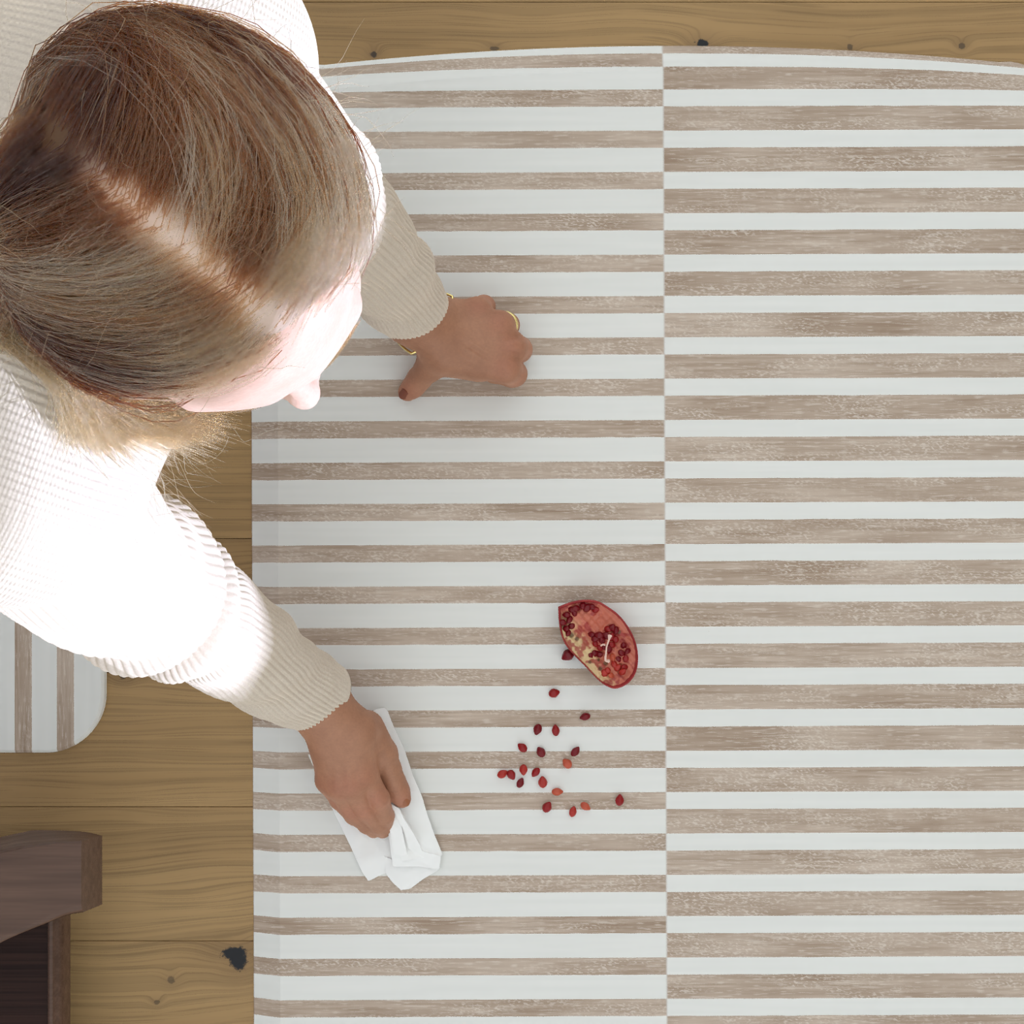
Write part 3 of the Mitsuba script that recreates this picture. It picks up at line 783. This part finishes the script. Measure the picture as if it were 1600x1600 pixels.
# loose wisps and curls at the end of the tail
for _ in range(150):
    e = TailEnd[rng.choice([0, 1, 2, 2, 2, 3])] + rng.normal(0, 0.012, 3)
    d0 = np.array([0.8, -0.55, -0.25]) + rng.normal(0, 0.45, 3)
    k = np.linspace(0, 1, 9); cr = rng.uniform(0.004, 0.011); w0 = rng.uniform(2, 5)
    base = e + d0[None] * k[:, None] * rng.uniform(0.015, 0.04)
    base[:, 0] += cr * (np.cos(w0 * k) - 1); base[:, 1] += cr * np.sin(w0 * k) * rng.choice([-1, 1])
    strands[rng.choice([4, 5])].append((base, 0.00013))
HDIR = tempfile.mkdtemp()
def write_curves(name, items):
    path = f'{HDIR}/{name}.txt'
    with open(path, 'w') as f:
        for st, r in items:
            if len(st) < 6:
                st = spline(st, 3 * len(st) - 2)
            rr = np.full(len(st), r); rr[-3:] *= [0.8, 0.5, 0.3]
            f.write('\n'.join('%.5f %.5f %.5f %.6f' % (*p, q) for p, q in zip(st, rr)) + '\n\n')
    return path
capl, caph = bounds([HC], 0.16)
def cap_sdf(p):
    q = tol(p)
    d = ell(q, EC, ER + 0.002)
    d = smax(d, -hairline(q) * 0.7, 0.004)
    return d
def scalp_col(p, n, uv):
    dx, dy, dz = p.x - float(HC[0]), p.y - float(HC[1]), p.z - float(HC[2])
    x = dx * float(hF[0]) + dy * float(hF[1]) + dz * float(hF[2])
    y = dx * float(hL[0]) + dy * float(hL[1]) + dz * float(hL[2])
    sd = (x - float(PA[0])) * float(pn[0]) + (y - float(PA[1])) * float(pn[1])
    return mix((0.11, 0.058, 0.028), (0.66, 0.52, 0.45), dr.exp(-dr.square(sd / 0.015)) * smoothstep(-0.075, -0.04, x))  # pale scalp at the parting, spread wide to paint in the highlight there
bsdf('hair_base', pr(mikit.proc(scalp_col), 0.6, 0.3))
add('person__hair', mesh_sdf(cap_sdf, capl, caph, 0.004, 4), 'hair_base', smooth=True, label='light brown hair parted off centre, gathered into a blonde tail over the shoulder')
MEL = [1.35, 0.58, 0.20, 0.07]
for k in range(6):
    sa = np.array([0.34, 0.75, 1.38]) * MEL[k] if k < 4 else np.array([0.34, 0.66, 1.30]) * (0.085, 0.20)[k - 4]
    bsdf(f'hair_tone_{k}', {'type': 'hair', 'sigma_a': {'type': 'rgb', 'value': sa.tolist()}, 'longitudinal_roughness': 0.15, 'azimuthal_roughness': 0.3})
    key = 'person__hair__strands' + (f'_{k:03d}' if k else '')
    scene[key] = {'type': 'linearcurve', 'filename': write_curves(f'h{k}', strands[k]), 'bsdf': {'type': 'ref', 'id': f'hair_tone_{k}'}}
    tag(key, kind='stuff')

for i, sd_ in enumerate((1, -1)):
    brow = []
    for _ in range(150):
        a_ = rng.uniform(0, 0.8)
        c_ = np.array([0.098 - 0.020 * a_ ** 1.6, sd_ * (0.016 + 0.036 * a_), 0.012 + 0.005 * math.sin(a_ * 2.6)]) * HS
        q0 = tow(c_ + rng.normal(0, 1, 3) * [0, 0.0008, 0.0017])
        for _k in range(4):                                  # onto the skin
            e_ = 1e-4
            g_ = np.array([head_sdf((q0 + e_ * v)[None])[0] - head_sdf((q0 - e_ * v)[None])[0] for v in np.eye(3)]) / (2 * e_)
            q0 = q0 - g_ * head_sdf(q0[None])[0]
        d_ = HM.T @ np.array([-0.25, sd_ * 0.9, 0.35 - 0.5 * a_]); d_ -= (d_ @ g_) * g_; d_ /= np.linalg.norm(d_)
        brow.append((np.array([q0 + d_ * t_ * 0.008 + g_ * (0.0002 + 0.0012 * t_) for t_ in (0, .33, .66, 1)]), 0.0001))
    key = 'person__eyebrow' + (f'_{i:03d}' if i else '')
    scene[key] = {'type': 'linearcurve', 'filename': write_curves(f'b{i}', brow), 'bsdf': {'type': 'ref', 'id': 'hair_tone_5'}}

# ---------------------------------------------------------------- paper towel
bsdf('tissue', {'type': 'bumpmap', 'nested_texture': mikit.proc(lambda p, n, uv: dr.sin((p.x + 0.4 * p.y) * 2 * math.pi / 0.0022) * dr.sin((p.y - 0.4 * p.x) * 2 * math.pi / 0.0022), 3e-4), 'scale': 0.0002,
                'nested_bsdf': pr((0.88, 0.88, 0.865), 0.9, 0.1)})
px2 = lambda pts, z: np.array([P(x, y, z)[:2] for x, y in pts])
def lin(p0, p1, z0, z1):
    """Height that runs from z0 at p0 to z1 at p1 (pixels), with soft ends."""
    a, b = P(*p0, .02)[:2], P(*p1, .02)[:2]; ab = b - a
    def f(x, y):
        t = np.clip(((x - a[0]) * ab[0] + (y - a[1]) * ab[1]) / (ab @ ab), 0, 1)
        return z0 + (z1 - z0) * t
    return f
def ripple(x, y, a=0.0006):
    return a * np.sin(x * 170 + y * 60) + a * np.sin(y * 210 - x * 90 + 1)
zA = lambda x, y: MZ + 0.0018 + ripple(x, y, 0.0004)
zA2 = lambda x, y: zA(x, y) + 0.003 * np.exp(-((x - P(560, 0)[0]) / 0.012) ** 2)
zD = lambda x, y: MZ + 0.0030 + ripple(x, y, 0.0003) * 0.6
zB = lambda x, y: lin((668, 1220), (600, 1240), MZ + 0.0045, MZ + 0.0125)(x, y) + ripple(x, y)
zC = lambda x, y: lin((650, 1352), (606, 1245), MZ + 0.0075, MZ + 0.0225)(x, y) + 0.5 * ripple(x, y)
zE = lambda x, y: lin((655, 1340), (612, 1250), MZ + 0.0115, MZ + 0.0255)(x, y) + 0.5 * ripple(x, y)
zG = lambda x, y: lin((655, 1330), (622, 1262), MZ + 0.0150, MZ + 0.0265)(x, y) + 0.5 * ripple(x, y)
tw = [('sheet', [(480, 1181), (490, 1177), (545, 1185), (600, 1200), (612, 1280), (616, 1362), (597, 1368), (575, 1379), (566, 1365), (548, 1326), (526, 1282), (505, 1238)], zA2),
      ('sheet_001', [(600, 1340), (616, 1346), (660, 1350), (687, 1357), (684, 1362), (660, 1376), (640, 1391), (626, 1393), (612, 1380), (602, 1367)], zD),
      ('sheet_002', [(582, 1112), (588, 1108), (601, 1106), (606, 1112), (617, 1140), (632, 1172), (645, 1212), (660, 1247), (668, 1275), (680, 1308), (691, 1335), (686, 1342), (660, 1340), (630, 1345), (606, 1290), (600, 1250), (590, 1200), (580, 1150)], zB),
      ('fold', [(592, 1232), (600, 1240), (624, 1256), (640, 1288), (660, 1330), (689, 1338), (688, 1347), (686, 1358), (650, 1354), (614, 1354), (608, 1300)], zC),
      ('fold_001', [(595, 1238), (610, 1248), (620, 1258), (627, 1280), (637, 1333), (630, 1335), (616, 1334), (610, 1290)], zE),
      ('fold_002', [(612, 1250), (626, 1258), (633, 1275), (648, 1300), (658, 1320), (641, 1326), (632, 1292)], zG)]
for nm, poly, zf in tw:
    add('paper_towel__' + nm, sheet(px2(poly, 0.02), zf, 0.0009, 0.0024), 'tissue', smooth=40)
tag('paper_towel', 'folded white paper towel held in the wiping hand on the striped mat', 'paper towel')

# ---------------------------------------------------------------- pomegranate
outl = np.array([(872, 948), (890, 941), (910, 937), (932, 938.5), (950, 948), (968, 962), (984, 983), (994, 1006), (997, 1030), (993, 1052), (981, 1068), (962, 1076), (946, 1071), (932, 1060), (915, 1042), (900, 1027), (886, 1011), (877, 993), (873, 970)], float)
ring_ = spline(np.vstack([outl, outl[:1]]), 141)[:-1]
ring_[:3] = ring_[:3] * 0.6 + outl[0] * 0.4
w2 = px2(ring_, 0.034)[::-1]                       # counter-clockwise seen from above
cen = w2.mean(0)
low = cen + np.array([0.006, 0.003])
def pring(s, z, c=cen):
    return np.c_[c + (w2 - cen) * s, np.full(len(w2), z)]
rz = 0.036
rind = rings_mesh([pring(.30, MZ, low), pring(.52, MZ + .0015, low), pring(.74, MZ + .006, low), pring(.90, MZ + .012, cen + [.002, .001]), pring(.975, MZ + .018), pring(1.0, rz - .002), pring(.995, rz), pring(.975, rz + .0004), pring(.95, rz - .001), pring(.93, rz - .006), pring(.86, MZ + .006), pring(.6, MZ + .004)])
bsdf('rind', pr(mikit.proc(lambda p, n, uv: mix((0.20, 0.012, 0.020), (0.42, 0.055, 0.05), fbm(p.x * 120, p.y * 120, p.z * 160, 3))), 0.38, 0.4))
add('pomegranate_piece', rind, 'rind', smooth=50, label='cut piece of red pomegranate lying on the striped mat', cat='pomegranate')
def flesh_z(x, y, s):
    return rz - 0.003 - 0.010 * np.clip(1 - s, 0, 1) ** 0.5 * (0.5 + 0.5 * np.sin(x * 160 + 1) * np.cos(y * 190)) + 0.0012 * np.sin(x * 900) * np.sin(y * 820)
fr = []
for s in np.linspace(.972, .06, 26):
    q = cen + (w2 - cen) * s
    fr.append(np.c_[q, flesh_z(q[:, 0], q[:, 1], s)])
flesh = rings_mesh(fr, True, False)
def flesh_col(p, n, uv):
    a = fbm(p.x * 55 + 3, p.y * 55, 1.0, 3); b = fbm(p.x * 160, p.y * 160, 4.0, 3)
    # the cream pith lies along the straight cut, the salmon wall along the skin
    e = dr.sqrt(dr.square((p.x - P(905, 0, .034)[0]) * 0.75 + (p.y - P(0, 1040, .034)[1]) * 0.66))
    c = mix((0.64, 0.47, 0.25), (0.53, 0.15, 0.095), smoothstep(0.006, 0.024, e + 0.022 * (a - 0.5)))
    c = mix(c, mi.Color3f(0.33, 0.03, 0.03), smoothstep(0.50, 0.66, b) * 0.8)
    for kx, ky, kr in ((947, 1037, .0030), (938, 1045, .0026), (902, 999, .0028), (922, 1035, .0022), (967, 988, .003), (893, 993, .0035), (936, 1032, .002)):  # shade of small dark holes painted on as brown spots
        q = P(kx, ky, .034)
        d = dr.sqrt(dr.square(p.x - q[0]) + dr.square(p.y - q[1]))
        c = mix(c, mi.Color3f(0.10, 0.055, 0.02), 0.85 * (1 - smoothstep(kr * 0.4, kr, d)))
    return c
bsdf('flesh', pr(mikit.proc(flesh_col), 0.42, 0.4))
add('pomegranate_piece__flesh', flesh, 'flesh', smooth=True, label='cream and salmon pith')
def aril_mesh(rl, rw, seed):
    m = trimesh.creation.icosphere(subdivisions=3)
    v = m.vertices.copy(); r = np.random.default_rng(seed)
    k = 1 - 0.42 * np.clip(v[:, 0], 0, 1) ** 1.3
    fac = 1 + 0.05 * np.cos(5 * np.arctan2(v[:, 2], v[:, 1]) + r.uniform(0, 6))
    v = np.c_[v[:, 0] * rl, v[:, 1] * rw * k * fac, v[:, 2] * rw * 0.86 * k * fac]
    return trimesh.Trimesh(v, m.faces, process=False)
AR = [aril_mesh(1.0, r, i) for i, r in enumerate((0.72, 0.66, 0.78))]
ARP = [mikit.ply(m, None, True) for m in AR]
acol = [(0.15, 0.004, 0.008), (0.25, 0.009, 0.010), (0.36, 0.026, 0.018), (0.46, 0.080, 0.040)]
for i, c in enumerate(acol):
    c2 = tuple(min(1, x * 1.5 + 0.05) for x in c)
    bsdf(f'aril_{i}', pr(c, 0.12, 0.25, clearcoat=0.15, clearcoat_gloss=0.95))
def aril(key, x, y, z, size, ang, tilt, tone, shape):
    scene[key] = {**ARP[shape], 'bsdf': {'type': 'ref', 'id': f'aril_{tone}'},
                  'to_world': T().translate([x, y, z]).rotate([0, 0, 1], ang).rotate([0, 1, 0], tilt).scale(size)}
inp = [(885, 961, 0), (893, 953, 0), (880, 973, 0), (890, 969, 0), (898, 959, 0), (884, 983, 0), (893, 979, 0), (911, 946, 0), (918, 950, 0), (926, 949, 0), (888, 990, 0), (931, 953, 1),
       (924, 992, 0), (930, 999, 0), (936, 993, 0), (931, 1007, 1), (941, 1001, 0), (938, 1013, 1), (945, 1011, 0), (950, 984, 1), (957, 981, 0), (963, 986, 0), (956, 996, 1), (948, 994, 0), (962, 999, 1), (957, 1008, 1), (952, 1015, 0),
       (975, 1010, 0), (981, 1018, 0), (972, 1021, 0), (967, 1030, 0), (978, 1029, 1), (923, 1025, 0), (930, 1022, 0), (938, 1024, 0), (960, 1038, 2), (966, 1044, 2), (973, 1050, 2), (977, 1043, 1), (950, 1049, 2), (955, 1056, 3), (945, 1053, 2), (958, 1028, 3), (900, 951, 0)]
rk = np.random.default_rng(11)
for i, (ax_, ay_, tn) in enumerate(inp):
    q = P(ax_, ay_, .036)
    s = min(1.0, np.linalg.norm(q[:2] - cen) / 0.035)
    zz = float(flesh_z(q[0], q[1], s)) + 0.0004
    aril('pomegranate_piece__aril' + (f'_{i:03d}' if i else ''), q[0], q[1], zz, rk.uniform(.0036, .0046), rk.uniform(0, 360), rk.uniform(-50, 50), tn, int(rk.integers(3)))
aril(f'pomegranate_piece__aril_{len(inp):03d}', *P(887, 1024, .02)[:2], MZ + .0075, .0066, 215, 10, 0, 2)
bsdf('membrane', pr((0.72, 0.50, 0.42), 0.5, 0.3))
mp = spline([P(953, 993, .042), P(951, 1001, .044), P(948, 1010, .043), P(947, 1020, .042), P(946, 1031, .041), P(951, 1033, .038)], 24)
memb = trimesh.util.concatenate([tube(mp, np.interp(np.arange(24), [0, 4, 10, 20, 23], [.0022, .0009, .0008, .0012, .0018]), 10), tube(spline([P(946, 1008, .041), P(942, 1007, .040), P(939, 1009, .038)], 8), .0009, 8)])
add('pomegranate_piece__membrane', memb, 'membrane', smooth=60, label='pale strand of membrane')
loose = [
 (866, 1083, 15, 1, 'topmost loose red pomegranate seed, nearest below the cut piece'),
 (914, 1120, 195, 0, 'loose dark red pomegranate seed alone on the taupe stripe, upper right of the scatter'),
 (840, 1140, 250, 0, 'dark squat pomegranate seed, left of a pair on the off-white stripe'),
 (868, 1141, 95, 1, 'slender upright pomegranate seed, right of a pair on the off-white stripe'),
 (816, 1168, 140, 1, 'red pomegranate seed on the taupe stripe, leftmost of its row of three'),
 (845, 1175, 120, 0, 'dark crimson pomegranate seed on the taupe stripe, middle one of its row of three'),
 (899, 1174, 50, 0, 'dark round pomegranate seed on the taupe stripe, rightmost of its row of three'),
 (886, 1193, 130, 3, 'pale orange pomegranate seed at the lower edge of the taupe stripe'),
 (785, 1209, 30, 2, 'leftmost loose pomegranate seed of all, fat and red, touching its neighbour'),
 (799, 1211, 300, 1, 'narrow pomegranate seed touching the right side of the leftmost seed'),
 (818, 1203, 270, 2, 'small pinkish pomegranate seed just above a dark round one'),
 (813, 1223, 65, 0, 'dark round pomegranate seed with its point up, lowest of the left cluster'),
 (837, 1207, 230, 1, 'red slanting pomegranate seed right of the left cluster'),
 (848, 1222, 95, 2, 'orange-red upright pomegranate seed just above the horizontal orange one'),
 (871, 1237, 0, 3, 'orange pomegranate seed lying level at the top of the lowest taupe stripe'),
 (855, 1261, 60, 1, 'dusky red pomegranate seed at the edge of a stripe, left of the bottom pair'),
 (895, 1268, 75, 2, 'lowest loose pomegranate seed, orange-red, left one of the bottom pair'),
 (915, 1260, 325, 3, 'orange pomegranate seed, right one of the bottom pair'),
 (968, 1250, 85, 1, 'rightmost loose pomegranate seed, red with its point up, alone on the taupe stripe')]
for i, (ax_, ay_, an, tn, lb) in enumerate(loose):
    sz = float(rk.uniform(.0050, .0056)); shp = int(rk.integers(3))
    key = 'pomegranate_seed' + (f'_{i:03d}' if i else '')
    hgt = (0.72, 0.66, 0.78)[shp] * 0.86 * sz
    aril(key, *P(ax_, ay_, MZ + hgt)[:2], MZ + hgt * 0.97, sz, an, 0, tn, shp)
    tag(key, lb, 'pomegranate seed', 'loose pomegranate seeds on the mat')

# ---------------------------------------------------------------- low dark wooden chair, lower left
def darkwood(p, n, uv):
    a = fbm(p.x * 12, p.y * 160, p.z * 120, 3); f = noise(p.x * 40, p.y * 900, p.z * 500)
    return mix((0.062, 0.032, 0.022), (0.130, 0.072, 0.050), a) * (0.85 + 0.3 * f)
def seatwood(p, n, uv):
    a = noise(p.x * 7, p.y * 420, 2.0); f = noise(p.x * 20, p.y * 1300, 5.0)
    return mix((0.012, 0.005, 0.005), (0.038, 0.017, 0.013), 0.6 * a + 0.4 * f)
bsdf('dark_wood', pr(mikit.proc(darkwood), 0.42, 0.3, clearcoat=0.05, clearcoat_gloss=0.7))
bsdf('seat_wood', pr(mikit.proc(seatwood), 0.5, 0.12))
RZ, RH = 0.215, 0.068
top_o = [(127, 1311), (97, 1314), (50, 1321), (0, 1331), (-80, 1350), (-200, 1390)]
top_i = [(127, 1424), (100, 1431), (70, 1445), (0, 1476), (-80, 1520), (-200, 1590)]
to_, ti_ = (spline(px2(t, RZ), 40) for t in (top_o, top_i))
to_ = to_[:, :2]; ti_ = ti_[:, :2]
sh_ = np.array([0.0, -0.0105])
def rail_mesh():
    secs = []
    for i_, (a, b) in enumerate(zip(to_, ti_)):
        sh_ = np.array([0.0, -0.0105 + 0.0135 * min(1, i_ / 22)])
        u = (b - a) / np.linalg.norm(b - a); r = 0.004
        sec = [(a + sh_, RZ - RH), (a + sh_ * .2, RZ - r * 1.5), (a + u * r * .4, RZ - r * .4), (a + u * r * 1.6, RZ), (b - u * r * 1.6, RZ), (b - u * r * .4, RZ - r * .4), (b + sh_ * .2, RZ - r * 1.5), (b + sh_, RZ - RH)]
        secs.append(np.array([[*q, z] for q, z in sec]))
    V = np.vstack(secs); F = grid_faces(len(secs), 8)
    k = len(V); V = np.vstack([V, secs[0].mean(0), secs[-1].mean(0)])
    j = np.arange(8); o = (len(secs) - 1) * 8
    F = np.vstack([F, np.stack([(j + 1) % 8, j, j * 0 + k], 1), np.stack([j + o, (j + 1) % 8 + o, j * 0 + k + 1], 1)])
    m = trimesh.Trimesh(V, F, process=False)
    if m.volume < 0: m.invert()
    return m
add('low_chair__top_rail', rail_mesh(), 'dark_wood', smooth=35, label='curved reddish brown top rail')
SZ = 0.095
cx1, cxi = P(103, 0, SZ - .02)[0], P(80, 0, SZ)[0]
cy1 = -0.325; cy0 = cy1 - 0.34; cx0 = cx1 - 0.40
prof = [(cx1 - .004, SZ - .045), (cx1, SZ - .035), (cx1, SZ - .012), (cx1 - .003, SZ - .006), (cx1 - .0045, SZ - .0035), (cx1 - .006, SZ + .001), (cx1 - .0085, SZ + .002), (cx1 - .0105, SZ), (cxi, SZ - .001), (cxi, SZ - .045)]
fx = trimesh.creation.extrude_polygon(shapely.Polygon(prof), cy1 - cy0)
fx.apply_transform(np.array([[1, 0, 0, 0], [0, 0, -1, cy1], [0, 1, 0, 0], [0, 0, 0, 1.0]]))
add('low_chair__side_rail', fx, 'dark_wood', smooth=30, label='moulded side rail')
add('low_chair__seat', chamfer_box(cx0, cxi - .0005, cy0, cy1, SZ - .03, SZ - .003, .001), 'seat_wood', label='dark red-brown seat panel')
for i, (xx, yy) in enumerate(((cx1 - .16, cy1 - .10), (cx0 + .04, cy1 - .10), (cx1 - .16, cy0 + .04), (cx0 + .04, cy0 + .04))):
    add('low_chair__foot' + (f'_{i:03d}' if i else ''), box(xx - .02, xx + .02, yy - .02, yy + .02, 0.0, SZ - .029), 'dark_wood')
for i, (xx, yy) in enumerate(((-0.402, -0.334), (-0.74, -0.40))):
    add('low_chair__post' + (f'_{i:03d}' if i else ''), trimesh.creation.cylinder(0.009, segment=((xx, yy, SZ - 0.035), (xx, yy, RZ - RH + 0.002)), sections=24), 'dark_wood', smooth=40)
tag('low_chair', 'low dark brown wooden chair with a curved rail, at the corner beside the small mat', 'chair')
